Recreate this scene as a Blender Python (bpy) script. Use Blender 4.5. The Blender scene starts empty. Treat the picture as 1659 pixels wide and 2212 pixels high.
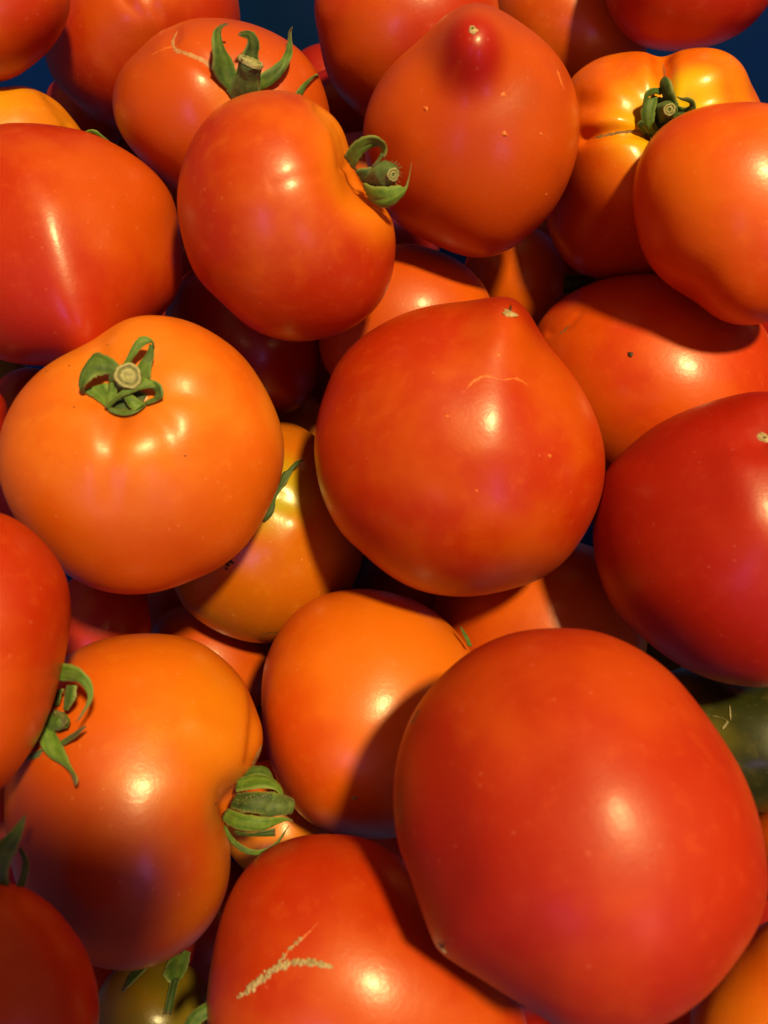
import bpy, bmesh, math, random
import numpy as np
from mathutils import Vector, Matrix
from mathutils.bvhtree import BVHTree

scene = bpy.context.scene
COL = scene.collection
rng = np.random.default_rng(7)

# ------------------------------------------------------------------ camera
F, W, H = 1628.0, 1659.0, 2212.0          # lens in drawing-grid units, grid size
PITCH = math.radians(20)
CAM = np.array([0.0, 0.0, 0.36])
AX = np.array([1.0, 0.0, 0.0])
AY = np.array([0.0, math.cos(PITCH), math.sin(PITCH)])
AZ = np.array([0.0, -math.sin(PITCH), math.cos(PITCH)])   # from the scene to the lens
cd = bpy.data.cameras.new('camera')
cam = bpy.data.objects.new('camera', cd)
COL.objects.link(cam)
cam.location = CAM
cam.rotation_euler = (PITCH, 0, 0)
cd.sensor_fit = 'VERTICAL'
cd.sensor_height = 4.8
cd.sensor_width = 3.6
cd.lens = F / H * 4.8
cd.clip_start = 0.003
cd.clip_end = 50
cd.dof.use_dof = True
cd.dof.focus_distance = 0.245
cd.dof.aperture_fstop = 2.0
scene.camera = cam

# ------------------------------------------------------------------ light
w = bpy.data.worlds.new('World')
scene.world = w
w.use_nodes = True
bg = w.node_tree.nodes['Background']
bg.inputs[0].default_value = (1.0, 0.50, 0.22, 1)
bg.inputs[1].default_value = 0.22

def dirw(x, y, z):
    v = x * AX + y * AY + z * AZ
    return v / np.linalg.norm(v)

def aim(o, target):
    o.rotation_euler = (Vector(target) - o.location).to_track_quat('-Z', 'Y').to_euler()

PILE = np.array([0.0, 0.07, 0.17])
ld = bpy.data.lights.new('ceiling_lamp', 'POINT')
ld.energy = 122
ld.color = (1.0, 0.77, 0.31)
ld.shadow_soft_size = 0.060
lamp = bpy.data.objects.new('ceiling_lamp', ld)
lamp.location = CAM + .37 * AX + .50 * AY + 1.0 * AZ
COL.objects.link(lamp)

def area(name, d, dist, size, power, color):
    l = bpy.data.lights.new(name, 'AREA')
    l.shape = 'RECTANGLE'
    l.size, l.size_y = size
    l.energy = power
    l.color = color
    o = bpy.data.objects.new(name, l)
    o.location = PILE + dist * dirw(*d)
    aim(o, PILE)
    COL.objects.link(o)
    return o
area('window_light', (.42, -.50, .80), 1.3, (.22, .26), 1.0, (.34, .25, 1.0))
area('doorway_light', (-.30, -.42, .85), 1.4, (.24, .42), 1.8, (.46, .27, 1.0))

scene.render.engine = 'CYCLES'
scene.cycles.use_denoising = True
scene.cycles.max_bounces = 6
vs = scene.view_settings
vs.view_transform = 'Standard'
vs.look = 'None'
vs.exposure = 0.0
vs.gamma = 1.0

# ------------------------------------------------------------------ helpers
def ray(px, py):
    v = (px - W / 2) / F * AX - (py - H / 2) / F * AY - AZ
    return v / np.linalg.norm(v)

def lin(h):
    out = []
    for i in (0, 2, 4):
        c = int(h[i:i + 2], 16) / 255
        out.append(c / 12.92 if c < .04045 else ((c + .055) / 1.055) ** 2.4)
    return tuple(out)

def mesh_obj(name, V, faces, mat, parent=None, smooth=True, origin=None):
    V = np.asarray(V, float)
    if origin is None:
        origin = V.mean(0)
    me = bpy.data.meshes.new(name)
    me.from_pydata((V - origin).tolist(), [], faces)
    if smooth:
        me.polygons.foreach_set('use_smooth', [True] * len(me.polygons))
    me.materials.append(mat)
    me.update()
    o = bpy.data.objects.new(name, me)
    COL.objects.link(o)
    if parent is not None:
        o.parent = parent
        o.location = Vector(origin) - wloc(parent)
    else:
        o.location = origin
    return o

def wloc(o):
    v = Vector(o.location)
    while o.parent:
        o = o.parent
        v = v + Vector(o.location)
    return v

def tag(o, label, cat=None, group=None, kind=None):
    o['label'] = label
    if cat: o['category'] = cat
    if group: o['group'] = group
    if kind: o['kind'] = kind
    return o

def node(nt, kind, **kw):
    n = nt.nodes.new(kind)
    for k, v in kw.items():
        setattr(n, k, v)
    return n

_ico = {}
def ico(level):
    if level not in _ico:
        bm = bmesh.new()
        bmesh.ops.create_icosphere(bm, subdivisions=level, radius=1.0)
        bm.verts.ensure_lookup_table()
        V = np.array([v.co[:] for v in bm.verts])
        Fs = np.array([[v.index for v in f.verts] for f in bm.faces])
        bm.free()
        _ico[level] = (V, Fs)
    return _ico[level]

def catmull(P, n):
    """smooth curve through the rows of P, n samples, uniform in chord length"""
    P = np.asarray(P, float)
    if len(P) == 2:
        t = np.linspace(0, 1, n)[:, None]
        return P[0] * (1 - t) + P[1] * t
    E = np.vstack([2 * P[0] - P[1], P, 2 * P[-1] - P[-2]])
    seg = []
    for i in range(len(P) - 1):
        p0, p1, p2, p3 = E[i:i + 4]
        t = np.linspace(0, 1, 14, endpoint=False)[:, None]
        seg.append(.5 * (2 * p1 + (p2 - p0) * t + (2 * p0 - 5 * p1 + 4 * p2 - p3) * t ** 2 + (3 * p1 - p0 - 3 * p2 + p3) * t ** 3))
    C = np.vstack(seg + [P[-1:]])
    s = np.concatenate([[0], np.cumsum(np.linalg.norm(np.diff(C, axis=0), axis=1))])
    u = np.linspace(0, s[-1], n)
    return np.stack([np.interp(u, s, C[:, k]) for k in range(C.shape[1])], 1)

# ------------------------------------------------------------------ materials
def skin(name, main, blotch, stem=None, tip=None, rough=.40, specks=1.0, seed=0, mix=(.42, .62), spec=.44, coat=.32, cr=.24):
    """tomato skin: two tones in soft clouds, paler or yellower shoulders round the stem, deeper tip"""
    m = bpy.data.materials.new(name)
    m.use_nodes = True
    nt = m.node_tree
    b = nt.nodes['Principled BSDF']
    L = nt.links.new
    tc = node(nt, 'ShaderNodeTexCoord')
    mp = node(nt, 'ShaderNodeMapping')
    mp.inputs['Location'].default_value = (seed * 1.7, seed * .9, seed * 2.3)
    L(tc.outputs['Object'], mp.inputs[0])
    def ramp(src, p0, p1, a=0.0, bb=1.0):
        r = node(nt, 'ShaderNodeMapRange', interpolation_type='SMOOTHSTEP')
        for i, v in enumerate((p0, p1, a, bb)):
            r.inputs[1 + i].default_value = v
        L(src, r.inputs[0])
        return r.outputs[0]
    def mixc(fac, c1, c2):
        x = node(nt, 'ShaderNodeMix', data_type='RGBA')
        if isinstance(fac, float): x.inputs[0].default_value = fac
        else: L(fac, x.inputs[0])
        for idx, c in ((6, c1), (7, c2)):
            if isinstance(c, tuple): x.inputs[idx].default_value = (*c, 1)
            else: L(c, x.inputs[idx])
        return x.outputs[2]
    def noise(scale, detail=3.0, rough=.5):
        n = node(nt, 'ShaderNodeTexNoise')
        n.inputs['Scale'].default_value = scale
        n.inputs['Detail'].default_value = detail
        n.inputs['Roughness'].default_value = rough
        L(mp.outputs[0], n.inputs['Vector'])
        return n.outputs['Fac']
    cloud = noise(23, 4, .52)
    col = mixc(ramp(cloud, *mix), main, blotch)
    fine = noise(240, 3, .6)
    shade = tuple(x * .86 for x in main)
    col = mixc(ramp(fine, .50, .78, 0, .30), col, tuple(min(1, x * 1.12 + .006) for x in blotch))
    def spot(col, p, rad, c, soft, amt=1.0):
        d = node(nt, 'ShaderNodeVectorMath', operation='DISTANCE')
        L(tc.outputs['Object'], d.inputs[0])
        d.inputs[1].default_value = p
        ad = node(nt, 'ShaderNodeMath', operation='MULTIPLY_ADD')
        L(cloud, ad.inputs[0]); ad.inputs[1].default_value = rad * .9
        L(d.outputs['Value'], ad.inputs[2])
        return mixc(ramp(ad.outputs[0], rad * (1.45 - soft), rad * (1.45 + soft), amt, 0), col, c)
    for s in (stem or []):
        col = spot(col, *s)
    for s in (tip or []):
        col = spot(col, *s)
    # lenticels: tiny pale dots, few of them
    v = node(nt, 'ShaderNodeTexVoronoi')
    v.inputs['Scale'].default_value = 420
    L(mp.outputs[0], v.inputs['Vector'])
    wn = node(nt, 'ShaderNodeSeparateColor')
    L(v.outputs['Color'], wn.inputs[0])
    pick = node(nt, 'ShaderNodeMath', operation='GREATER_THAN')
    L(wn.outputs[0], pick.inputs[0]); pick.inputs[1].default_value = .86
    dot = node(nt, 'ShaderNodeMath', operation='MULTIPLY')
    L(ramp(v.outputs['Distance'], .08, .22, .32 * specks, 0), dot.inputs[0]); L(pick.outputs[0], dot.inputs[1])
    col = mixc(dot.outputs[0], col, tuple(min(1, x * 1.1 + .10) for x in blotch))
    L(col, b.inputs['Base Color'])
    rr = ramp(noise(60, 4, .6), .3, .7, rough - .05, rough + .06)
    L(rr, b.inputs['Roughness'])
    b.inputs['Specular IOR Level'].default_value = spec
    b.inputs['IOR'].default_value = 1.45
    b.inputs['Coat Weight'].default_value = coat
    b.inputs['Coat Roughness'].default_value = cr
    b.inputs['Subsurface Weight'].default_value = .06
    b.inputs['Subsurface Radius'].default_value = (1.0, .22, .06)
    b.inputs['Subsurface Scale'].default_value = .004
    bp = node(nt, 'ShaderNodeBump')
    bp.inputs['Strength'].default_value = .17
    bp.inputs['Distance'].default_value = .0006
    hn = node(nt, 'ShaderNodeMath', operation='MULTIPLY_ADD')
    L(noise(900, 2, .6), hn.inputs[0]); hn.inputs[1].default_value = .35; L(noise(140, 4, .55), hn.inputs[2])
    L(hn.outputs[0], bp.inputs['Height'])
    L(bp.outputs[0], b.inputs['Normal'])
    L(bp.outputs[0], b.inputs['Coat Normal'])
    return m

def leafy(name, c1, c2, scale=220, rough=.6, sheen=.12, bump=.5, tipcol=None, sss=.0):
    m = bpy.data.materials.new(name)
    m.use_nodes = True
    nt = m.node_tree
    b = nt.nodes['Principled BSDF']
    L = nt.links.new
    tc = node(nt, 'ShaderNodeTexCoord')
    n = node(nt, 'ShaderNodeTexNoise')
    n.inputs['Scale'].default_value = scale
    n.inputs['Detail'].default_value = 5
    n.inputs['Roughness'].default_value = .65
    L(tc.outputs['Object'], n.inputs['Vector'])
    r = node(nt, 'ShaderNodeValToRGB')
    r.color_ramp.elements[0].position = .30
    r.color_ramp.elements[0].color = (*c1, 1)
    r.color_ramp.elements[1].position = .72
    r.color_ramp.elements[1].color = (*c2, 1)
    L(n.outputs['Fac'], r.inputs[0])
    col = r.outputs[0]
    if tipcol is not None:
        at = node(nt, 'ShaderNodeAttribute', attribute_name='dry')
        x = node(nt, 'ShaderNodeMix', data_type='RGBA')
        L(at.outputs['Fac'], x.inputs[0]); L(col, x.inputs[6]); x.inputs[7].default_value = (*tipcol, 1)
        col = x.outputs[2]
        vn = node(nt, 'ShaderNodeAttribute', attribute_name='vein')
        x3 = node(nt, 'ShaderNodeMix', data_type='RGBA', blend_type='MULTIPLY')
        L(vn.outputs['Fac'], x3.inputs[0]); L(col, x3.inputs[6]); x3.inputs[7].default_value = (.45, .5, .45, 1)
        col = x3.outputs[2]
        # paler down on the margins, faint veins
        ed = node(nt, 'ShaderNodeAttribute', attribute_name='rim')
        x2 = node(nt, 'ShaderNodeMix', data_type='RGBA')
        L(ed.outputs['Fac'], x2.inputs[0]); L(col, x2.inputs[6]); x2.inputs[7].default_value = (*lin('9aa05a'), 1)
        col = x2.outputs[2]
    L(col, b.inputs['Base Color'])
    b.inputs['Roughness'].default_value = rough
    b.inputs['Specular IOR Level'].default_value = .35
    b.inputs['Sheen Weight'].default_value = sheen
    b.inputs['Sheen Roughness'].default_value = .5
    b.inputs['Sheen Tint'].default_value = (.8, .9, .5, 1)
    bp = node(nt, 'ShaderNodeBump')
    bp.inputs['Strength'].default_value = bump
    bp.inputs['Distance'].default_value = .0006
    L(n.outputs['Fac'], bp.inputs['Height'])
    L(bp.outputs[0], b.inputs['Normal'])
    return m

GREEN = leafy('sepal_green', (.028, .070, .010), (.105, .19, .025), tipcol=(.09, .055, .03))
DGREEN = leafy('sepal_dark_green', (.014, .036, .008), (.060, .11, .020), tipcol=(.10, .06, .035))
LGREEN = leafy('sepal_light_green', (.050, .120, .010), (.155, .27, .032), tipcol=(.16, .11, .055))
STEMG = leafy('stem_green', (.04, .08, .02), (.12, .17, .05), scale=420)
CUT = leafy('cut_stem_end', (.20, .20, .08), (.46, .44, .22), scale=1400, sheen=0)
CUTR = leafy('cut_stem_ring', (.08, .09, .03), (.24, .23, .10), scale=1100, sheen=0)
PITH = leafy('stem_hollow', (.07, .08, .03), (.16, .17, .07), scale=900, sheen=0)
CORK = leafy('corky_scar', (.22, .14, .06), (.58, .45, .25), scale=700, sheen=0, bump=1.0)
PALE = leafy('pale_scar', (.52, .085, .010), (.60, .17, .035), scale=500, sheen=0, rough=.45)
GAPE = leafy('dry_crack', (.34, .12, .05), (.50, .27, .13), scale=350, sheen=0)
BROWNC = leafy('brown_crack', (.10, .045, .015), (.34, .18, .07), scale=420, sheen=0)
DARKP = leafy('dirt_speck', (.02, .014, .008), (.06, .04, .02), scale=900, sheen=0)
STRAW = leafy('dried_petal', (.12, .105, .045), (.30, .26, .13), scale=600)

# ---- tomatoes: centre and outline in the 1659 x 2212 drawing grid, D = distance of the centre from the lens (m)
# key: D, centre, outline, depth ratio, colours (main, blotch), extra features
TOM = {
'corner': dict(D=0.3024,c=(-10,20),o="150,-20 149,30 122,90 72,140 0,177 -90,170 -150,110 -175,20 -150,-90 -60,-150 60,-130 125,-80"),
'crown': dict(D=0.3405,c=(305,55),o="93,110 97,135 112,168 142,207 190,250 245,277 320,280 400,262 460,220 502,150 519,70 515,0 490,-70 430,-130 340,-165 240,-155 160,-105 110,-20"),
'split': dict(D=0.2823,c=(475,240),o="242,230 246,190 265,145 300,110 345,70 400,45 470,37 540,48 600,73 650,108 688,162 712,240 716,310 690,380 640,430 560,460 470,462 400,430 355,390 320,362 290,330 258,285"),
'sliver': dict(D=.378,c=(730,210),o="620,220 650,180 690,155 740,140 830,165 850,210 830,275 770,310 710,312 650,280"),
'topmid': dict(D=0.3162,c=(880,55),o="678,0 688,60 697,115 706,155 738,208 785,255 850,280 930,275 1010,235 1065,160 1082,80 1076,0 1050,-70 980,-125 880,-145 780,-125 710,-70"),
'front': dict(D=0.2298,c=(615,465),o="380,430 390,360 420,290 460,240 520,206 590,195 650,205 700,232 737,268 752,310 768,372 800,425 838,450 853,500 853,560 840,620 810,670 760,710 690,735 620,738 550,715 480,655 425,600 392,515"),
'nipple': dict(D=0.2624,c=(1018,300),o="783,290 800,215 840,150 900,95 955,52 995,33 1040,30 1095,42 1160,80 1210,130 1240,190 1252,260 1245,340 1225,400 1190,460 1140,510 1090,545 1040,558 990,550 930,525 880,500 838,462 808,410 790,350"),
'hazy': dict(D=0.3617,c=(1235,60),o="1060,0 1060,110 1100,200 1170,245 1260,255 1340,220 1385,150 1400,70 1385,-10 1330,-80 1230,-110 1120,-80"),
'dusk': dict(D=0.325,c=(1490,-70),o="1300,-60 1308,0 1330,50 1370,90 1430,107 1500,105 1560,90 1620,55 1670,-10 1685,-90 1650,-180 1560,-235 1450,-240 1350,-190 1305,-120"),
'lobed': dict(D=0.298,c=(1415,345),o="1180,400 1190,300 1208,215 1235,167 1262,146 1310,121 1370,112 1408,116 1430,128 1446,116 1480,109 1530,112 1580,135 1620,175 1645,220 1660,300 1650,400 1610,490 1530,560 1440,595 1370,606 1290,604 1240,588 1203,545 1180,490"),
'rightsm': dict(D=0.256,c=(1585,455),o="1366,440 1370,375 1395,312 1440,265 1500,236 1580,222 1659,224 1740,262 1800,340 1820,450 1800,560 1750,640 1690,682 1650,697 1610,700 1562,690 1505,655 1440,612 1395,560 1375,500"),
'slope': dict(D=0.29,c=(1420,830),o="1152,720 1178,672 1240,625 1310,598 1390,588 1480,598 1570,635 1640,690 1680,770 1690,860 1660,950 1590,1030 1490,1075 1390,1075 1300,1040 1210,970 1150,880 1138,790"),
'heart': dict(D=0.2274,c=(990,975),o="700,840 720,792 760,742 820,700 900,666 980,652 1060,650 1100,655 1132,680 1160,712 1200,760 1240,812 1275,872 1300,940 1308,1000 1297,1080 1265,1150 1220,1213 1170,1250 1100,1275 1020,1290 950,1288 880,1268 820,1230 775,1190 740,1158 700,1090 680,1020 675,960 684,890"),
'cherry': dict(D=0.2338,c=(1600,1165),o="1659,845 1580,855 1500,880 1420,917 1352,970 1310,1012 1285,1080 1277,1160 1290,1240 1322,1312 1380,1372 1450,1427 1530,1467 1600,1482 1680,1484 1780,1440 1870,1350 1920,1230 1920,1100 1870,980 1780,890"),
'ridge': dict(D=0.2613,c=(120,525),o="-20,275 60,268 130,275 200,290 250,313 310,350 350,387 376,430 390,500 396,580 381,640 340,685 290,725 240,755 185,775 130,778 80,782 0,772 -70,735 -130,660 -150,560 -140,440 -100,340"),
'sun': dict(D=0.306,c=(20,310),o="-130,250 -80,205 0,188 50,185 92,198 130,222 158,254 182,287 200,340 190,400 140,445 60,465 -30,455 -110,410 -145,330"),
'shade': dict(D=0.3736,c=(190,250),o="105,190 130,170 170,165 215,180 255,210 275,260 260,310 210,340 150,325 110,270"),
'star': dict(D=0.2218,c=(300,985),o="-12,990 -3,935 15,882 50,832 92,792 150,757 190,737 225,713 253,695 295,680 350,680 402,690 460,718 520,765 560,820 592,882 610,935 614,985 608,1030 596,1065 580,1100 560,1138 530,1180 480,1222 410,1255 330,1280 260,1283 200,1270 150,1245 100,1205 50,1150 10,1080"),
'under': dict(D=0.2900,c=(540,745),o="355,690 372,620 440,570 540,580 620,600 670,650 692,720 690,790 672,850 642,884 610,898 540,905 460,880 400,820 372,760"),
'tucked': dict(D=0.28,c=(880,700),o="690,760 692,690 720,620 780,560 850,530 885,526 940,540 1000,570 1040,608 1060,650 1065,710 1040,790 980,850 900,875 810,868 730,830"),
'gloss': dict(D=0.3267,c=(1125,610),o="1000,600 1020,530 1080,490 1150,490 1205,530 1228,600 1215,670 1170,725 1110,735 1045,705 1010,655"),
'amber': dict(D=0.2791,c=(590,1150),o="375,1270 362,1180 385,1080 440,980 520,920 600,908 645,918 685,945 740,1010 780,1100 785,1200 750,1290 690,1350 640,1378 600,1388 560,1390 510,1381 450,1355 402,1320"),
'bead': dict(D=0.3200,c=(640,930),o="540,900 580,860 640,845 700,860 740,910 740,970 690,1010 610,1015 555,970"),
'globe': dict(D=0.2513,c=(790,1545),o="568,1500 575,1430 600,1370 640,1320 690,1287 760,1272 840,1278 910,1303 970,1348 1015,1402 1045,1480 1048,1570 1020,1670 960,1755 900,1798 845,1810 785,1812 720,1800 660,1770 620,1722 590,1660 574,1580"),
'giant': dict(D=0.1807,c=(1250,1790),o="848,1740 848,1690 858,1620 890,1540 950,1460 1020,1402 1100,1366 1200,1354 1280,1360 1360,1390 1440,1445 1500,1510 1560,1590 1600,1660 1632,1740 1655,1840 1662,1920 1640,2000 1590,2080 1520,2160 1440,2215 1340,2245 1230,2232 1180,2205 1130,2172 1050,2122 990,2086 962,2068 947,2056 934,2034 914,1985 885,1900 860,1830"),
'saddle': dict(D=0.2862,c=(1170,1370),o="930,1330 960,1250 1030,1190 1120,1160 1220,1165 1310,1200 1370,1270 1400,1360 1380,1460 1310,1550 1200,1590 1080,1580 990,1520 940,1430"),
'unripe': dict(D=0.2720,c=(1640,1620),o="1395,1560 1405,1480 1480,1440 1600,1465 1670,1465 1740,1500 1790,1570 1795,1650 1760,1720 1690,1752 1630,1756 1570,1745 1510,1690"),
'edge': dict(D=0.2858,c=(1740,1850),o="1605,1800 1625,1765 1680,1742 1750,1745 1820,1775 1855,1840 1850,1910 1800,1960 1730,1970 1670,1940 1638,1880"),
'corner2': dict(D=0.2220,c=(1700,2190),o="1490,2230 1500,2160 1540,2090 1600,2030 1665,1985 1740,1975 1830,2020 1890,2100 1900,2200 1870,2310 1780,2380 1660,2390 1560,2340 1505,2280"),
'leftred': dict(D=0.2005,c=(-60,1400),o="-30,1100 20,1112 66,1142 112,1190 141,1240 153,1310 146,1390 131,1460 110,1530 80,1600 40,1660 -5,1715 -70,1730 -170,1700 -250,1600 -275,1450 -260,1300 -200,1180 -110,1110"),
'lilac': dict(D=0.2323,c=(295,1735),o="60,1520 100,1455 145,1415 200,1386 270,1370 350,1368 420,1380 480,1420 530,1475 560,1540 570,1600 556,1652 527,1690 512,1730 495,1785 496,1850 491,1920 471,1972 430,2030 380,2070 310,2098 250,2100 180,2082 110,2030 50,1950 20,1850 10,1740 25,1620"),
'shaded': dict(D=0.1944,c=(20,2110),o="-60,1912 0,1905 52,1915 102,1947 150,2000 190,2065 210,2130 214,2212 190,2290 110,2350 10,2360 -90,2320 -160,2230 -170,2110 -130,1990"),
'cork': dict(D=0.2199,c=(755,2110),o="443,2200 448,2130 460,2050 482,1970 520,1892 572,1840 640,1811 720,1804 790,1812 860,1850 930,1920 1000,2005 1070,2080 1115,2150 1150,2225 1110,2330 980,2400 860,2430 720,2430 590,2390 490,2310"),
'lantern': dict(D=0.2700,c=(335,2190),o="205,2180 225,2120 270,2080 340,2062 400,2078 445,2120 465,2190 450,2260 400,2310 320,2320 250,2290 215,2240"),
'nook': dict(D=0.2850,c=(225,1345),o="100,1360 120,1290 170,1240 240,1225 300,1255 322,1320 316,1400 280,1460 220,1480 150,1450"),
'brown': dict(D=0.3080,c=(450,1430),o="315,1420 325,1360 370,1315 440,1300 520,1320 575,1370 595,1440 575,1510 510,1560 420,1560 350,1520"),
'pocket': dict(D=0.2862,c=(610,1790),o="480,1790 490,1720 530,1660 585,1640 650,1670 700,1740 710,1820 670,1890 600,1910 530,1880"),
'olive': dict(D=0.3250,c=(-30,830),o="-130,830 -110,770 -50,740 20,750 60,790 70,850 40,910 -30,930 -100,900"),
'plum': dict(D=0.2900,c=(55,905),o="-40,900 -20,840 30,800 80,795 130,830 150,900 120,970 50,1000 -20,970"),
'bit': dict(D=0.2550,c=(-55,915),o="-140,910 -110,860 -55,838 -5,845 14,870 18,905 14,950 -10,985 -60,1000 -120,975"),
'peep': dict(D=0.3344,c=(790,370),o="690,360 710,310 760,285 815,290 860,330 875,390 850,440 790,460 730,440"),
}
# ------------------------------------------------------------------ tomato builder
class Frame:
    """local frame of one tomato: origin at its centre, ez towards the lens; unit = drawing-grid px at its distance"""
    def __init__(s, key):
        t = TOM[key]
        s.D = t['D']
        r = ray(*t['c'])
        s.r = r
        s.C = CAM + r * s.D
        s.ez = -r
        ex = AX - s.ez * np.dot(AX, s.ez)
        s.ex = ex / np.linalg.norm(ex)
        s.ey = np.cross(s.ez, s.ex)
        s.u = s.D / F
    def plane(s, px, py):
        v = ray(px, py)
        P = v * s.D / np.dot(v, s.r)
        return np.array([np.dot(P, s.ex), np.dot(P, s.ey)]) / s.u
    def point(s, px, py, z):
        v = ray(px, py)
        return CAM + v * (s.D - z * s.u) / np.dot(v, s.r)

def smoothstep(x):
    x = np.clip(x, 0, 1)
    return x * x * (3 - 2 * x)

def seg_dist(P, A, B):
    ab = B - A
    t = np.clip(((P - A) @ ab) / (ab @ ab), 0, 1)
    return np.linalg.norm(P - (A + t[:, None] * ab), axis=1), t

FRAME, FRUIT, ROOT, BVH = {}, {}, {}, {}

def build_fruit(key, mat, level=6, depth=.95, back=.95, feats=(), smooth=4.0, power=2.0, lump=.012, parts=True, label='', group=None, name='tomato'):
    t = TOM[key]
    fr = Frame(key)
    FRAME[key] = fr
    O = np.array([fr.plane(*[float(a) for a in p.split(',')]) for p in t['o'].split()])
    ang = np.arctan2(O[:, 1], O[:, 0])
    rad = np.hypot(O[:, 0], O[:, 1])
    rad = rad / np.sqrt(1 + (rad / F) ** 2)
    i = np.argsort(ang)
    ang, rad = ang[i], rad[i]
    g = np.linspace(-np.pi, np.pi, 720, endpoint=False)
    pc = catmull(np.stack([np.concatenate([ang[-3:] - 2 * np.pi, ang, ang[:3] + 2 * np.pi]), np.concatenate([rad[-3:], rad, rad[:3]])], 1), 4000)
    o2 = np.argsort(pc[:, 0])
    R = np.interp(g, pc[o2, 0], pc[o2, 1])
    fq = np.fft.rfftfreq(720, 1 / 720.)
    FR = np.fft.rfft(R)
    Rs = np.fft.irfft(FR * np.exp(-.5 * (fq * np.radians(smooth)) ** 2), 720)
    lo = FR.copy(); lo[3:] = 0
    Rl = np.fft.irfft(lo, 720)
    Rm = R.mean()
    V, Fs = ico(level)
    d = V / np.linalg.norm(V, axis=1)[:, None]
    # spin so the icosphere's seams never line up between fruit
    rs = np.random.default_rng(abs(hash(key)) % 1 + sum(map(ord, key)))
    q = np.linalg.qr(rs.normal(size=(3, 3)))[0]
    if np.linalg.det(q) < 0: q[:, 0] *= -1
    d = d @ q.T
    rho = np.hypot(d[:, 0], d[:, 1])
    phi = np.arctan2(d[:, 1], d[:, 0])
    def at(A): return np.interp(phi, np.append(g, np.pi), np.append(A, A[0]))
    k = smoothstep((rho - .25) / .65)
    Reff = at(Rl) * (1 - k) + at(Rs) * k
    rr = rho
    zz = d[:, 2]
    if power != 2.0:
        nrm = (np.abs(rho) ** power + np.abs(d[:, 2]) ** power) ** (1 / power)
        rr, zz = rho / nrm, d[:, 2] / nrm
    X = Reff * rr * np.cos(phi)
    Y = Reff * rr * np.sin(phi)
    Z = zz * Rm * np.where(d[:, 2] > 0, depth, back)
    P = np.stack([X, Y, Z], 1)
    # gentle irregularity
    for _ in range(7):
        wv = rs.normal(size=3); wv *= rs.uniform(1.6, 3.6) / np.linalg.norm(wv)
        P *= (1 + lump * .6 * np.sin(d @ wv + rs.uniform(0, 6.28)) * (1 - .6 * smoothstep((rho - .7) / .3)))[:, None]
    nrm = P / np.linalg.norm(P, axis=1)[:, None]
    pp = P[:, :2] * (F / (F - P[:, 2]))[:, None]
    front = smoothstep((P[:, 2] / Rm + .05) / .3)
    disp = np.zeros(len(P))
    extra = np.zeros((len(P), 3))
    for f in feats:
        if f[0] == 'g':                                   # soft bump or hollow: x, y, radius, height
            c = fr.plane(f[1], f[2])
            rd = np.linalg.norm(pp - c, axis=1) / f[3]
            disp += f[4] * np.exp(-rd ** 2) * front
        elif f[0] == 'k':                                 # knob pushed along its own direction: x, y, radius, height, (dx, dy, dz)
            c = fr.plane(f[1], f[2])
            rd = np.linalg.norm(pp - c, axis=1) / f[3]
            dv = np.array(f[5], float); dv /= np.linalg.norm(dv)
            extra += (f[4] * np.exp(-np.abs(rd) ** (f[6] if len(f) > 6 else 2.0)) * front)[:, None] * dv
        elif f[0] == 'c':                                 # pointed cone
            c = fr.plane(f[1], f[2])
            rd = np.linalg.norm(pp - c, axis=1) / f[3]
            disp += f[4] * np.exp(-np.sqrt(rd ** 2 + .02)) * front
        elif f[0] == 'l':                                 # groove or ridge along a line: points, width, height at start, at end
            pts = [fr.plane(*p) for p in f[1]]
            best = np.full(len(P), 1e9); bt = np.zeros(len(P))
            for j in range(len(pts) - 1):
                ds, tt = seg_dist(pp, pts[j], pts[j + 1])
                m = ds < best
                best[m] = ds[m]; bt[m] = (j + tt[m]) / (len(pts) - 1)
            amp = f[3] * (1 - bt) + f[4] * bt
            prof = np.exp(-(best / f[2]) ** 2) if len(f) < 6 else np.exp(-np.sqrt((best / f[2]) ** 2 + .03))
            disp += amp * prof * front
    P = P + nrm * disp[:, None] + extra
    Wd = fr.C + (P[:, :1] * fr.ex + P[:, 1:2] * fr.ey + P[:, 2:] * fr.ez) * fr.u
    me = bpy.data.meshes.new('fruit')
    n = len(P); nf = len(Fs)
    me.vertices.add(n)
    me.vertices.foreach_set('co', (Wd - fr.C).ravel())
    me.loops.add(nf * 3)
    me.loops.foreach_set('vertex_index', Fs.ravel())
    me.polygons.add(nf)
    me.polygons.foreach_set('loop_start', np.arange(nf) * 3)
    me.polygons.foreach_set('use_smooth', np.ones(nf, bool))
    me.update()
    me.validate()
    me.materials.append(mat)
    if parts:
        e = bpy.data.objects.new(name, None)
        COL.objects.link(e)
        e.empty_display_size = .01
        base = np.array([fr.C[0], fr.C[1], Wd[:, 2].min()])
        e.location = base
        o = bpy.data.objects.new('fruit', me)
        COL.objects.link(o)
        o.parent = e
        o.location = fr.C - base
        root = e
    else:
        o = bpy.data.objects.new(name, me)
        COL.objects.link(o)
        o.location = fr.C
        root = o
    tag(root, label, 'tomato', group)
    FRUIT[key], ROOT[key] = o, root
    BVH[key] = BVHTree.FromPolygons(Wd.tolist(), Fs.tolist())
    return root

def hit(key, px, py):
    v = ray(px, py)
    loc, nor, _, _ = BVH[key].ray_cast(Vector(CAM), Vector(v))
    if loc is None:
        fr = FRAME[key]
        return None, None
    return np.array(loc), np.array(nor)

def local(key, px, py, z=None):
    """point of a tomato's skin seen at a grid place, in the object's own coordinates"""
    p, _ = hit(key, px, py)
    fr = FRAME[key]
    if p is None:
        p = fr.point(px, py, 0)
    return tuple(p - fr.C)

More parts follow.
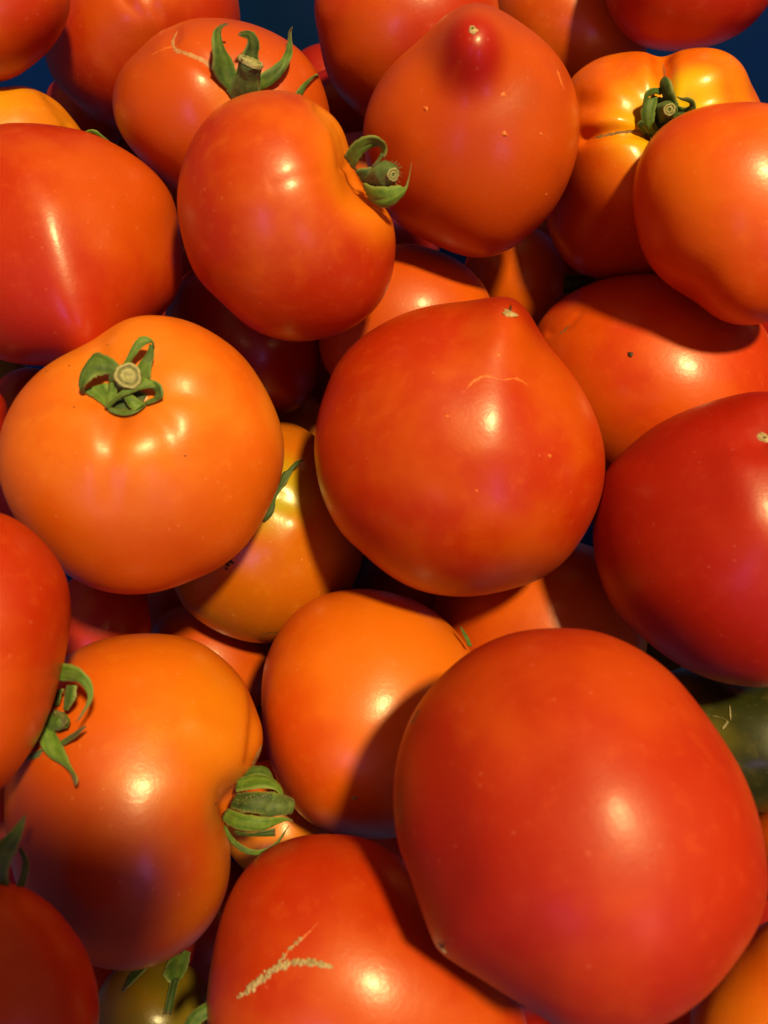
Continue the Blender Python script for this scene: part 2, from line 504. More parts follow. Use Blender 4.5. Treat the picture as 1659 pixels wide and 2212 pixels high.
def P3(key, p):
    fr = FRAME[key]
    if len(p) == 4:                                       # height above the skin
        h, _ = hit(key, p[0], p[1])
        z = 0.0 if h is None else float(np.dot(h - fr.C, fr.ez)) / fr.u
        return fr.point(p[0], p[1], z + p[2])
    return fr.point(*p)

def set_attr(me, nm, vals):
    a = me.attributes.new(nm, 'FLOAT', 'POINT')
    a.data.foreach_set('value', np.asarray(vals, float))

def ribbon(key, A, B, name='sepal', mat=None, parent=None, n=26, m=9, cup=.16, thick=1.2, dry=.33, zA=None, zB=None, jag=.0):
    """leafy strip between two edge curves; A and B are rows (x, y, height)"""
    mat = mat or GREEN
    fr = FRAME[key]
    a = catmull([P3(key, p) for p in A], n)
    b = catmull([P3(key, p) for p in B], n)
    wob = np.interp(np.arange(n), np.arange(0, n, 3), rng.normal(size=len(np.arange(0, n, 3)))) * jag
    wid = np.linalg.norm(b - a, axis=1)
    grid = np.zeros((n, m, 3))
    mid = (a + b) / 2
    tan = np.gradient(mid, axis=0)
    tan /= np.linalg.norm(tan, axis=1)[:, None] + 1e-12
    acr = (b - a)
    nor = np.cross(tan, acr)
    nl = np.linalg.norm(nor, axis=1)[:, None]
    nor = nor / (nl + 1e-12)
    for i in range(1, n):
        if nor[i] @ nor[i - 1] < 0: nor[i] *= -1
    if np.mean(nor @ fr.ez) < 0: nor = -nor
    for j in range(m):
        t = j / (m - 1)
        bow = (4 * t * (1 - t)) * cup * wid + (-.05 * wid * math.exp(-((t - .5) / .12) ** 2))
        grid[:, j] = a * (1 - t) + b * t + nor * bow[:, None]
        grid[:, j] += nor * (wob * fr.u)[:, None]
        grid[:, j] += nor * ((.5 if j % 2 else -.5) * .035 * wid + np.interp(np.arange(n), np.arange(0, n + 3, 4), rng.normal(size=len(np.arange(0, n + 3, 4)))) * .02 * wid)[:, None]
        if j in (0, m - 1):
            grid[:, j] += acr * (rng.normal(size=n) * .022)[:, None]
    th = thick * fr.u * np.linspace(1, .45, n)
    V = np.vstack([(grid + nor[:, None, :] * th[:, None, None] * .5).reshape(-1, 3), (grid - nor[:, None, :] * th[:, None, None] * .5).reshape(-1, 3)])
    N = n * m
    faces = []
    for i in range(n - 1):
        for j in range(m - 1):
            q = [i * m + j, i * m + j + 1, (i + 1) * m + j + 1, (i + 1) * m + j]
            faces.append(q)
            faces.append([N + x for x in q[::-1]])
    for i in range(n - 1):
        p, q = i * m, (i + 1) * m
        faces.append([p, q, N + q, N + p])
        p, q = p + m - 1, q + m - 1
        faces.append([q, p, N + p, N + q])
    for i in (0, n - 1):
        for j in range(m - 1):
            p, q = i * m + j, i * m + j + 1
            faces.append([q, p, N + p, N + q] if i == 0 else [p, q, N + q, N + p])
    o = mesh_obj(name, V, faces, mat, parent)
    tt = np.repeat(np.linspace(0, 1, n), m)
    dryv = smoothstep((tt - (1 - dry)) / max(dry, 1e-3)) if dry > 0 else tt * 0
    jj = np.tile(np.arange(m), n)
    rim = np.where((jj == 0) | (jj == m - 1), .55, np.where(np.abs(jj - (m - 1) / 2) < .6, .12, 0.0))
    set_attr(o.data, 'dry', np.concatenate([dryv, dryv]))
    set_attr(o.data, 'rim', np.concatenate([rim, rim]))
    vein = np.where(jj % 2 == 0, .7, 0.0) * rng.uniform(.5, 1.0, len(jj))
    set_attr(o.data, 'vein', np.concatenate([vein, vein]))
    return o

def tube(key, pts, radii, name, mat, parent=None, n=18, seg=14, cap=True, rough=.06):
    """rounded stalk along rows (x, y, height), radii in grid units"""
    fr = FRAME[key]
    C = catmull([P3(key, p) for p in pts], n)
    r = np.interp(np.linspace(0, 1, n), np.linspace(0, 1, len(radii)), radii) * fr.u
    tan = np.gradient(C, axis=0)
    tan /= np.linalg.norm(tan, axis=1)[:, None]
    ref = np.array([.3, .5, .8])
    V = []
    wv = rng.normal(size=(3,))
    for i in range(n):
        x = np.cross(tan[i], ref); x /= np.linalg.norm(x)
        y = np.cross(tan[i], x)
        for k in range(seg):
            an = 2 * math.pi * k / seg
            q = 1 + rough * math.sin(3 * an + wv[0] * 3 + i * .2) + rough * .6 * math.sin(5 * an + wv[1] * 5)
            V.append(C[i] + (x * math.cos(an) + y * math.sin(an)) * r[i] * q)
    faces = []
    for i in range(n - 1):
        for k in range(seg):
            k2 = (k + 1) % seg
            faces.append([i * seg + k, i * seg + k2, (i + 1) * seg + k2, (i + 1) * seg + k])
    if cap:
        faces.append(list(range(seg))[::-1])
        faces.append([(n - 1) * seg + k for k in range(seg)])
    o = mesh_obj(name, V, faces, mat, parent)
    return o, C[-1], tan[-1], r[-1]

def cut_face(parent, C, T, r, hollow=True, rim=.55, name='cut_end'):
    """the cut end of a stalk: raised pale ring, sunken ring, core"""
    T = T / np.linalg.norm(T)
    x = np.cross(T, [.3, .5, .8]); x /= np.linalg.norm(x)
    y = np.cross(T, x)
    prof = [(1.0, -.25), (1.03, .02), (.96, .16), (.80, .14), (.70, .05), (.55, .07), (.42, .15), (.30, .12), (.20, .04 if not hollow else -.15), (.06, .02 if not hollow else -.25)]
    seg = 28
    V, faces, mi = [], [], []
    for i, (pr, ph) in enumerate(prof):
        for k in range(seg):
            an = 2 * math.pi * k / seg
            q = 1 + .05 * math.sin(3 * an + 1) + .03 * math.sin(7 * an) + rng.normal() * .015
            V.append(C + (x * math.cos(an) + y * math.sin(an)) * r * pr * q + T * r * (ph + rng.normal() * .02))
    for i in range(len(prof) - 1):
        for k in range(seg):
            k2 = (k + 1) % seg
            faces.append([i * seg + k, i * seg + k2, (i + 1) * seg + k2, (i + 1) * seg + k])
            mi.append([0, 0, 0, 1, 1, 0, 0, 0 if not hollow else 2, 2 if hollow else 0][i])
    faces.append([(len(prof) - 1) * seg + k for k in range(seg)])
    mi.append(2 if hollow else 0)
    o = mesh_obj(name, V, faces, CUT, parent)
    o.data.materials.append(CUTR)
    o.data.materials.append(PITH)
    o.data.polygons.foreach_set('material_index', mi)
    return o

def scar(key, pts, width, mat, name='scar', height=.9, n=40, jag=.25, taper=(.15, .1), m=5):
    """a scar lying on the skin: pts grid places; width in grid units (list ok)"""
    fr = FRAME[key]
    C2 = catmull(pts, n)
    wl = np.interp(np.linspace(0, 1, n), np.linspace(0, 1, len(width)), width) if hasattr(width, '__len__') else np.full(n, float(width))
    s = np.linspace(0, 1, n)
    wl = wl * np.minimum(1, s / taper[0] + .08) * np.minimum(1, (1 - s) / taper[1] + .08)
    wl = wl * (1 + jag * rng.normal(size=n)).clip(.4, 2)
    t2 = np.gradient(C2, axis=0); t2 /= np.linalg.norm(t2, axis=1)[:, None]
    p2 = np.stack([-t2[:, 1], t2[:, 0]], 1)
    off = rng.normal(size=n) * jag * wl * .25
    V = []
    last = None
    for i in range(n):
        for j in range(m):
            t = j / (m - 1) * 2 - 1
            q = C2[i] + p2[i] * (t * wl[i] / 2 + off[i])
            h, nn = hit(key, *q)
            if h is None:
                h, nn = last if last is not None else (fr.point(q[0], q[1], 0), fr.ez)
            last = (h, nn)
            hh = height * (1 - t * t) * (1 + jag * rng.normal()) - .12
            V.append(h + nn * hh * fr.u)
    faces = [[i * m + j, i * m + j + 1, (i + 1) * m + j + 1, (i + 1) * m + j] for i in range(n - 1) for j in range(m - 1)]
    return mesh_obj(name, V, faces, mat, ROOT[key])

def spot_bump(key, px, py, r, mat, name='speck', height=.5):
    """one small raised fleck lying on the skin"""
    h, nn = hit(key, px, py)
    if h is None: return
    fr = FRAME[key]
    x = np.cross(nn, [.3, .5, .8]); x /= np.linalg.norm(x)
    y = np.cross(nn, x)
    V = [h + nn * r * height * fr.u]
    seg = 9
    for f_, hh in ((.55, .8), (1.0, -.1)):
        for k in range(seg):
            an = 2 * math.pi * k / seg
            q = f_ * (1 + rng.normal() * .22)
            V.append(h + (x * math.cos(an) * 1.25 + y * math.sin(an) * .85) * r * q * fr.u + nn * r * height * hh * fr.u)
    faces = [[0, 1 + k, 1 + (k + 1) % seg] for k in range(seg)]
    faces += [[1 + k, 1 + seg + k, 1 + seg + (k + 1) % seg, 1 + (k + 1) % seg] for k in range(seg)]
    return mesh_obj(name, V, faces, mat, ROOT[key])

def grains(key, pts, spread, count, r0, r1, mat, name):
    """a crust of many small corky grains along a line, one mesh"""
    fr = FRAME[key]
    C2 = catmull(pts, 80)
    V, Fc = [], []
    for _ in range(count):
        i = rng.integers(0, 80)
        e = min(1, min(i, 79 - i) / 14 + .25)
        q = C2[i] + rng.normal(size=2) * spread * e
        h, nn = hit(key, *q)
        if h is None: continue
        x = np.cross(nn, [.3, .5, .8]); x /= np.linalg.norm(x)
        y = np.cross(nn, x)
        r = rng.uniform(r0, r1) * (.5 + .5 * e) * fr.u
        b = len(V)
        V.append(h + nn * r * .55)
        for f_, hh in ((.6, .4), (1.0, -.15)):
            for k in range(7):
                an = 2 * math.pi * k / 7
                V.append(h + (x * math.cos(an) + y * math.sin(an)) * r * f_ * (1 + rng.normal() * .2) + nn * r * hh)
        Fc += [[b, b + 1 + k, b + 1 + (k + 1) % 7] for k in range(7)]
        Fc += [[b + 1 + k, b + 8 + k, b + 8 + (k + 1) % 7, b + 1 + (k + 1) % 7] for k in range(7)]
    return mesh_obj(name, V, Fc, mat, ROOT[key])
# ------------------------------------------------------------------ the fruit
HEAP = 'ripe tomatoes heaped in the blue crate'
RO, RO2 = (.42, .024, .0008), (.50, .066, .001)
OR, OR2 = (.60, .100, .002), (.64, .150, .003)
YE, YE2 = (.62, .26, .004), (.62, .18, .004)
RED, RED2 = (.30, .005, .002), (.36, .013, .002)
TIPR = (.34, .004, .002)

def tomato(key, cols, label, stem=(), tip=(), level=6, seed=None, rough=.44, specks=.75, mix=(.42, .62), coat=.34, cr=.25, **kw):
    seed = sum(map(ord, key)) % 37 if seed is None else seed
    fr = FRAME[key] = Frame(key)
    def conv(lst):
        out = []
        for (px, py, z, rad, col, soft, *amt) in lst:
            out.append((tuple(fr.point(px, py, z) - fr.C), rad * fr.u, col, soft, *amt))
        return out
    m = skin('tomato_skin', cols[0], cols[1], conv(stem), conv(tip), seed=seed, rough=rough, specks=specks, mix=mix, coat=coat, cr=cr)
    return build_fruit(key, m, level=level, label=label, group=HEAP, **kw)

tomato('corner', (RO2, RO), 'orange red tomato cut off by the top left corner of the photo', parts=False)
tomato('crown', (RO, RO2), 'red tomato at the top left with a shiny wrinkled crown, against the blue wall',
       feats=[('l', [(255, -30), (275, 5), (300, 28)], 11, -5, -3), ('l', [(310, -60), (318, 0), (340, 30)], 11, -6, -3), ('g', 300, 10, 55, 12), ('g', 345, -5, 40, 6)], parts=False)
tomato('split', (RO2, (.45, .06, .003)), 'orange red tomato with an upright green calyx and a pale split on its shoulder',
       stem=[(530, 195, 215, 60, YE2, .35)],
       feats=[('g', 530, 190, 75, -20), ('l', [(378, 70), (372, 105), (420, 120), (470, 150)], 13, -6, -6), ('g', 420, 150, 60, 5)])
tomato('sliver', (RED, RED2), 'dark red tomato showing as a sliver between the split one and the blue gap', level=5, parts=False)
tomato('topmid', (RO2, RO), 'orange red tomato cut by the top edge, right of the blue gap', parts=False,
       feats=[('l', [(700, 60), (730, 190)], 30, 5, 4)])
tomato('front', (RO, (.54, .085, .001)), 'glossy orange red tomato with a sideways calyx on its right shoulder, upper middle', level=7,
       stem=[(790, 370, 90, 120, OR2, .35), (745, 255, 60, 70, YE2, .4)],
       feats=[('g', 668, 268, 34, -5), ('g', 715, 300, 40, -7), ('l', [(590, 402), (640, 383), (695, 372)], 13, -1.6, -1.2), ('l', [(690, 225), (728, 262), (742, 300), (752, 345)], 13, -9, -9),
              ('g', 800, 380, 60, -18), ('g', 745, 400, 70, -6), ('l', [(770, 440), (730, 470)], 30, -6, -1)])
tomato('nipple', (RO2, (.41, .05, .003)), 'orange red tomato with a dark red nipple pointing up at the top', level=7, depth=.92,
       tip=[(1022, 98, 240, 80, TIPR, .34, .95)], stem=[(1015, 250, 240, 90, (.40, .032, .006), .45, .5)],
       feats=[('k', 1021, 94, 64, 56, (0, .30, .95), 2.5), ('l', [(790, 330), (880, 310)], 40, -4, -1)])
tomato('hazy', (RO2, OR), 'dull orange tomato behind the nippled one, half shadowed, at the top right', parts=False)
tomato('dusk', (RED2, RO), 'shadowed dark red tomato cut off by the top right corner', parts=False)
tomato('lobed', ((.68, .118, .002), (.74, .20, .003)), 'yellow orange deeply lobed tomato with a dark curled calyx, upper right', level=7, depth=.85, rough=.34,
       stem=[(1445, 230, 190, 88, (.70, .38, .005), .45), (1500, 200, 190, 70, (.72, .52, .005), .5)],
       tip=[(1250, 540, 100, 150, (.40, .035, .003), .5, .9)],
       feats=[('g', 1440, 240, 60, -18), ('l', [(1437, 225), (1434, 170), (1431, 118)], 16, -22, -20), ('l', [(1425, 285), (1385, 283), (1330, 287), (1270, 300)], 13, -32, -14),
              ('l', [(1405, 215), (1360, 180), (1335, 145)], 24, -22, -8), ('l', [(1400, 258), (1350, 238), (1255, 225)], 22, -20, -8), ('l', [(1430, 300), (1440, 360), (1430, 430)], 26, -26, -12),
              ('l', [(1490, 225), (1560, 210), (1640, 205)], 26, -22, -10),
              ('g', 1540, 175, 65, 16), ('g', 1335, 385, 85, 24), ('g', 1320, 268, 50, 12), ('g', 1390, 190, 40, 8), ('g', 1310, 195, 50, 10)])
tomato('rightsm', ((.60, .068, .001), (.66, .115, .001)), 'smooth orange red tomato at the right edge overlapping the yellow lobed one', level=7,
       feats=[('l', [(1480, 640), (1505, 600)], 30, -8, -2), ('g', 1600, 660, 60, 6)], parts=False)
tomato('slope', ((.50, .034, .001), (.58, .075, .001)), 'broad orange red tomato with a black speck, half shadowed, right of the pointed one', level=7,
       feats=[('l', [(1188, 720), (1225, 705), (1250, 680)], 8, -4, -2)])
tomato('heart', (RO, RO2), 'large pointed tomato at the centre with a pale squiggle near its tip', level=7, depth=.95, smooth=2.5,
       tip=[(1100, 690, 90, 95, (.35, .012, .002), .45, .8)],
       feats=[('k', 1103, 690, 75, 24, (0, .15, .98)), ('l', [(1098, 690), (1092, 800), (1075, 960)], 62, 10, 5), ('l', [(1165, 760), (1170, 900)], 50, -6, -2), ('l', [(1010, 720), (1000, 800)], 50, -4, -1)])
tomato('cherry', ((.34, .009, .001), (.40, .020, .001)), 'deep red tomato at the right edge with a yellow scar at its blossom end', level=7, rough=.48, coat=.2, mix=(.46, .72),
       tip=[(1642, 932, 240, 26, (.55, .25, .01), .5)],
       feats=[('g', 1650, 945, 40, -7), ('l', [(1650, 945), (1570, 900), (1500, 905)], 30, -5, 0), ('l', [(1650, 945), (1540, 960), (1480, 1010)], 34, -5, -1), ('g', 1400, 1140, 120, -6),
              ('l', [(1600, 1010), (1625, 1120), (1659, 1160)], 40, 6, 4)])
tomato('ridge', (RO, RO2), 'red tomato at the left with a long shiny ridge running down to its point', level=7,
       tip=[(185, 745, 120, 150, (.36, .008, .001), .55, .9)],
       feats=[('k', 188, 750, 150, 115, (0, 0, 1), 1.3), ('l', [(85, 390), (115, 510), (150, 630), (190, 745)], 48, 8, 14),
              ('l', [(110, 380), (260, 390), (300, 420)], 34, -5, -2)], parts=False)
tomato('sun', (YE2, YE), 'yellow orange tomato peeking out above the ridged red one at the left edge',
       feats=[('l', [(110, 205), (150, 260), (160, 310)], 14, -7, -7)])
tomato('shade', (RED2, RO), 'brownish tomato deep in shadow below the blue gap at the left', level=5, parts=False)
tomato('star', ((.62, .118, .003), (.68, .18, .010)), 'pale orange tomato with a curled green calyx facing up, left of centre', level=7, depth=.80, rough=.46, cr=.30, tip=[(250, 1240, 120, 190, (.43, .05, .002), .5, .7)],
       stem=[(262, 860, 230, 66, (.46, .085, .003), .45, .8)],
       feats=[('g', 262, 835, 85, -26), ('l', [(250, 870), (240, 960), (238, 1080)], 26, -12, -3), ('l', [(320, 860), (362, 930), (372, 985)], 24, -9, -2), ('l', [(335, 830), (430, 855), (500, 880)], 26, -9, -2),
              ('l', [(190, 840), (110, 850), (40, 890)], 24, -11, -3), ('l', [(330, 770), (400, 740), (470, 745)], 30, -8, -1), ('l', [(205, 780), (215, 730), (235, 690)], 18, -7, -4),
              ('g', 215, 985, 55, 6), ('g', 310, 985, 55, 7), ('g', 400, 935, 60, 6), ('g', 430, 815, 55, 5)])
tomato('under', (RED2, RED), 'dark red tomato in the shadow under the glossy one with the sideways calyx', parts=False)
tomato('tucked', (OR, RO2), 'orange tomato tucked below the nippled one, behind the pointed one', parts=False)
tomato('gloss', (RO2, OR), 'brown shadowed tomato with two small glints, deep between the nippled and the pointed one', rough=.30)
tomato('amber', ((.50, .125, .003), (.54, .18, .004)), 'amber tomato with black marks wedged between the pale orange and the pointed one', level=7, rough=.30, specks=1.6,
       stem=[(585, 1080, 150, 70, (.42, .34, .006), .45)],
       feats=[('l', [(600, 1075), (650, 1100), (668, 1160)], 24, -6, 0), ('g', 645, 1135, 30, 5), ('g', 615, 1180, 40, 4)])
tomato('bead', (YE2, OR), 'small tan orange tomato glimpsed in the gap left of the pointed one', level=5, parts=False)
tomato('globe', ((.56, .065, .001), (.64, .13, .002)), 'plain round orange tomato left of the biggest one, partly in its shadow', level=7,
       stem=[(860, 1320, 200, 190, OR2, .5, .7)], feats=[('l', [(745, 1350), (735, 1450)], 50, -3, -3)])
tomato('giant', ((.40, .021, .0008), (.48, .050, .001)), 'biggest tomato, red with a small point at its lower left, lower right of the photo', level=7, depth=.95, smooth=1.6, rough=.50, coat=.22, cr=.30,
       tip=[(960, 2030, 70, 300, (.29, .006, .004), .6, .85)],
       feats=[('l', [(1205, 1560), (1300, 1700)], 90, 6, 6), ('l', [(930, 1650), (960, 1900)], 70, -8, -8), ('g', 1170, 1640, 60, -4), ('l', [(1500, 1600), (1560, 1900)], 70, -7, -4)])
tomato('saddle', (OR, RO2), 'orange tomato between the pointed, the deep red and the biggest one, crossed by shadows', parts=False)
tomato('unripe', ((.020, .024, .003), (.105, .095, .010)), 'green unripe tomato at the right edge beneath the deep red one')
tomato('edge', (RO2, OR), 'orange sliver of a tomato at the right edge below the green one', level=5, parts=False)
tomato('corner2', (OR, OR2), 'orange tomato cut off by the bottom right corner', parts=False)
tomato('leftred', (RO, RO2), 'orange red tomato cut by the left edge with a green calyx at its right side')
tomato('lilac', (OR, YE2), 'orange tomato at the lower left with a lilac sheen and a folded calyx', level=7, depth=.92,
       tip=[(180, 1990, 120, 260, (.33, .024, .003), .55, .8)], stem=[(520, 1725, 60, 110, OR2, .5), (445, 1490, 160, 150, (.68, .19, .003), .6, .5)],
       feats=[('l', [(525, 1725), (480, 1640), (395, 1560)], 40, -11, -1), ('l', [(515, 1745), (470, 1800), (380, 1850)], 34, -9, -1), ('l', [(545, 1460), (552, 1540), (545, 1640)], 12, -8, -10),
              ('g', 525, 1730, 50, -16), ('g', 420, 1700, 60, 4), ('l', [(480, 1830), (440, 1990)], 50, 6, 3), ('l', [(430, 1560), (500, 1600)], 26, 6, 3)])
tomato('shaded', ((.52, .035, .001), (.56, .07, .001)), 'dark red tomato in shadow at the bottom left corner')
tomato('cork', (RO, RO2), 'red tomato at the bottom with a forked corky scar', level=7, depth=.9)
tomato('lantern', ((.28, .15, .004), (.14, .10, .006)), 'small yellow green tomato deep in the gap at the bottom left', rough=.30)
tomato('nook', (RO, RED2), 'red tomato deep below the pale orange one, lit at one corner', parts=False)
tomato('brown', (OR, RO2), 'shadowed orange tomato beneath the amber one with black marks', parts=False)
tomato('pocket', (OR, YE2), 'orange brown tomato deep behind the folded calyx at the lower left', parts=False)
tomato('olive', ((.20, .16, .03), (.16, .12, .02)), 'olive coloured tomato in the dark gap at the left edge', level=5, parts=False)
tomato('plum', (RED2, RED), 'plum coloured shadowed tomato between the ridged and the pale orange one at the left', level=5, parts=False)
tomato('bit', (RO, RED2), 'small bright red bit of a tomato at the left edge beside the pale orange one', level=5, parts=False)
tomato('peep', (OR, RO2), 'orange tomato peeping out behind the sideways calyx', level=5, parts=False)

DEEP = 'tomato buried deep in a dark gap, '
for px, py, D, r, where in ((1450, 1500, .345, 190, 'one coloured dark for shade, left of the green tomato'), (930, 1270, .325, 170, 'below the pointed tomato'), (770, 850, .335, 150, 'left of the pointed tomato'),
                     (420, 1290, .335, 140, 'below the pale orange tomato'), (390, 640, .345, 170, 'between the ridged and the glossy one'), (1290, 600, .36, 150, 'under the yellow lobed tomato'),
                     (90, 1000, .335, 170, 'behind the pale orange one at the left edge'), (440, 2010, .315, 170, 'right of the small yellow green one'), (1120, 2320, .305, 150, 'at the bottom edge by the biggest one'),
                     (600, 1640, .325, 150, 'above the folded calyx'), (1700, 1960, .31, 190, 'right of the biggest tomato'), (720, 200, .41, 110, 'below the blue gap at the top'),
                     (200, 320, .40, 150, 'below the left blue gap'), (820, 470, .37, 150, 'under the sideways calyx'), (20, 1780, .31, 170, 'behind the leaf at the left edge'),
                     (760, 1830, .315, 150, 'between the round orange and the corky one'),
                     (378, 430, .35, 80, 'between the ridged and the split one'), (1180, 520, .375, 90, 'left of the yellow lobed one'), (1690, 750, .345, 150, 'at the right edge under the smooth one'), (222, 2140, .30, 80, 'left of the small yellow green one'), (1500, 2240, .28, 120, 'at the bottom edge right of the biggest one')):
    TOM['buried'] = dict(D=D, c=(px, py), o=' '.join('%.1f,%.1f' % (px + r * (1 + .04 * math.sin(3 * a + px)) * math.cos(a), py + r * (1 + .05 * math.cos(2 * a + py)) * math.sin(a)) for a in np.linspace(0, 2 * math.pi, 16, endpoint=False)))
    tomato('buried', ((.04, .035, .006), (.08, .06, .01)) if px == 1450 else (RED2, RED), DEEP + where, level=5, seed=int(px) % 31, parts=False)  # one left of the green tomato: the gap's shade is put into its colour

for px, py, D, r, where in ((1960, 2120, .30, 180, 'right of the bottom right corner'), (1930, 1560, .32, 190, 'right of the green tomato'), (2060, 1060, .33, 190, 'right of the deep red tomato'),
                     (1960, 470, .36, 170, 'right of the smooth one'), (1500, 2560, .28, 180, 'below the biggest tomato'), (620, 2660, .27, 170, 'below the corky scarred tomato'),
                     (60, 2560, .28, 170, 'below the bottom left corner'), (-330, 1760, .30, 180, 'left of the lilac sheened tomato'), (-330, 1180, .33, 180, 'left of the pale orange tomato'),
                     (-330, 640, .36, 160, 'left of the ridged tomato')):
    TOM['beyond'] = dict(D=D, c=(px, py), o=' '.join('%.1f,%.1f' % (px + r * (1 + .04 * math.sin(3 * a + px)) * math.cos(a), py + r * (1 + .05 * math.cos(2 * a + py)) * math.sin(a)) for a in np.linspace(0, 2 * math.pi, 16, endpoint=False)))
    tomato('beyond', (RO, RO2), 'tomato in the crate beyond the photo edge, ' + where, level=5, seed=int(px) % 31, parts=False)

# ------------------------------------------------------------------ calyces, stalks, scars
def sep(key, A, B, z=None, **kw):
    """A, B: 'x,y[,h] ...' ; h = height above the skin unless abs is set"""
    ab = kw.pop('absz', False)
    def rd(s):
        out = []
        for p in s.split():
            q = [float(a) for a in p.split(',')]
            if len(q) == 2: q.append(6.0)
            out.append(tuple(q) if ab else (*q, 1))
        return out
    return ribbon(key, rd(A), rd(B), parent=ROOT[key], **kw)

def stalk(key, pts, radii, mat=None, hollow=True, absz=False, face=True):
    rd = []
    for p in pts.split():
        q = [float(a) for a in p.split(',')]
        rd.append(tuple(q) if absz else (*q, 1))
    o, C, T, r = tube(key, rd, radii, 'stem', mat or STEMG, ROOT[key])
    if face: cut_face(o, C, T, r, hollow)
    return o

# upright calyx at the top left
k = 'split'
sep(k, '506,209,4 464,164,16 460,118,40 458,82,60 464,62,70 482,51,74 493,51,76', '524,200,12 505,136,22 488,109,34 479,82,50 480,62,62 490,54,72 494,53,76', cup=.12)
sep(k, '512,175,14 514,137,22 530,104,44 534,86,62 522,80,74 513,75,80', '562,165,14 560,127,24 561,93,44 553,76,62 539,65,78 518,68,86', cup=.15, dry=.12, mat=DGREEN)
sep(k, '553,198,6 583,189,10 610,162,24 630,124,50 632,100,66 629,74,82 632,58,88', '551,165,18 583,146,26 610,122,38 621,91,56 623,70,74 631,57,88', cup=.14)
sep(k, '632,207,4 653,182,10 672,166,20 685,159,26', '652,211,4 661,189,10 677,169,20 687,161,26', cup=.15, dry=.3)
sep(k, '488,196,4 500,210,5 515,224,4', '530,180,18 540,196,18 548,215,10', cup=.1, dry=0)
stalk(k, '530,205,2 535,180,30 541,142,60 543,133,66', [27, 23, 18, 20], hollow=False)
scar(k, [(384, 66), (374, 88), (378, 106), (405, 116), (440, 132), (466, 152)], [5, 8, 11, 10, 10, 9], GAPE, name='split_scar', height=.6)
scar(k, [(376, 100), (352, 106), (325, 120)], [7, 4, 2], PALE, name='split_scar', height=.3)

# sideways calyx of the glossy tomato
k = 'front'
sep(k, '742.7,337,95 754.7,317,112 773.5,301,130 798.7,292,140 820,298.5,140 832.6,311,136 835,326,130 829,341,126', '766,368,95 773.5,349,110 788.6,330,118 803.7,320,118 814,316,112 822,319,106 823.7,329,104 818.5,343,110', absz=True, mat=LGREEN, cup=.10, dry=.12)
sep(k, '829,334,124 820,348,122 804,362,118', '823,331,122 815,345,120 802,360,118', absz=True, dry=1.0, cup=.1, n=14)
sep(k, '767,366,88 784,363,100 804,362,104 816,368,104', '786,397,88 801,402,98 820,402,104 830,398,104', absz=True, mat=DGREEN, dry=0, cup=.12)
sep(k, '785,394,95 807.5,402,122 832.6,403,136 861.5,400,138 874,405,134 881.6,386,130 889,350,126', '801,432,92 822,449,118 843,447,130 863,433,134 877,413,132 884,388,130 889.5,351,126', absz=True, mat=LGREEN, cup=.18, dry=.42)
stalk(k, '800,386,85 822,380,108 840,376,130 849,377.5,146', [16, 22, 25, 11], absz=True)
for q in range(26):   # stiff hairs on the stalk
    an = rng.uniform(-2.6, 1.2); r0 = rng.uniform(21, 24)
    ln = rng.uniform(5, 11)
    x0, y0 = 839 + r0 * math.cos(an), 375 + r0 * math.sin(an)
    z0 = rng.uniform(116, 136)
    tube(k, [(x0, y0, z0), (x0 + ln * .5 * math.cos(an), y0 + ln * .5 * math.sin(an), z0 + 2), (x0 + ln * math.cos(an + .2), y0 + ln * math.sin(an + .2), z0 + 3)], [.55, .2], 'hair', STRAW, ROOT[k], n=4, seg=4)

# dark calyx of the lobed tomato
k = 'lobed'
sep(k, '1442,230,20 1432,206,30 1424,187,40 1427,174,50 1435,166,52', '1464,224,20 1456,200,34 1450,178,44 1444,168,52 1437,165,54', mat=DGREEN, cup=.22, dry=.15)
sep(k, '1428,205,30 1412,203,34 1398,213,34 1396,233,26 1406,238,22 1418,233,22', '1428,189,34 1408,190,42 1394,200,42 1389,222,34 1391,240,24 1402,247,22', mat=GREEN, cup=.1, dry=.1)
sep(k, '1408,244,22 1384,259,20 1376,273,12 1396,294,6', '1438,240,30 1419,254,28 1402,268,24 1404,290,14', mat=DGREEN, cup=.14, dry=0)
sep(k, '1473,247,36 1449,263,36 1429,276,30 1413,289,22 1401,288,14', '1485,257,30 1463,270,30 1443,285,26 1423,302,18 1405,306,10', mat=GREEN, cup=.16, dry=0)
sep(k, '1463,236,24 1483,251,30 1499,247,36 1504,233,42 1500,218,48 1487,210,52 1475,211,54 1462,208,56', '1462,226,26 1478,232,34 1488,229,40 1489,224,44 1486,221,48 1480,219,52 1472,217,54 1462,210,56', mat=DGREEN, cup=.18, dry=.25)
sep(k, '1392,250,20 1420,254,24 1458,258,26', '1402,290,14 1424,288,18 1446,276,22', mat=DGREEN, cup=.05, dry=0)
sep(k, '1408,205,20 1436,212,26 1466,222,26', '1398,248,20 1424,254,24 1470,250,26', mat=GREEN, cup=.05, dry=0)
stalk(k, '1436,246,12 1442,241,32 1446,237,54', [22, 16, 9])
scar(k, [(1420, 289), (1385, 283), (1335, 287), (1280, 299)], [13, 9, 7, 5], BROWNC, name='brown_crack', height=.4)
scar(k, [(1436, 165), (1434, 148), (1430, 136)], [6, 5, 2], GAPE, name='brown_crack', height=.4, n=16)

sep(k, '1392,212,26 1383,244,24 1391,276,18 1412,302,10', '1421,216,34 1414,244,36 1416,268,28 1430,288,18', mat=GREEN, cup=.2, dry=0)
sep(k, '1452,252,34 1474,266,34 1482,284,20', '1474,240,36 1494,252,36 1500,268,26', mat=DGREEN, cup=.2, dry=0)
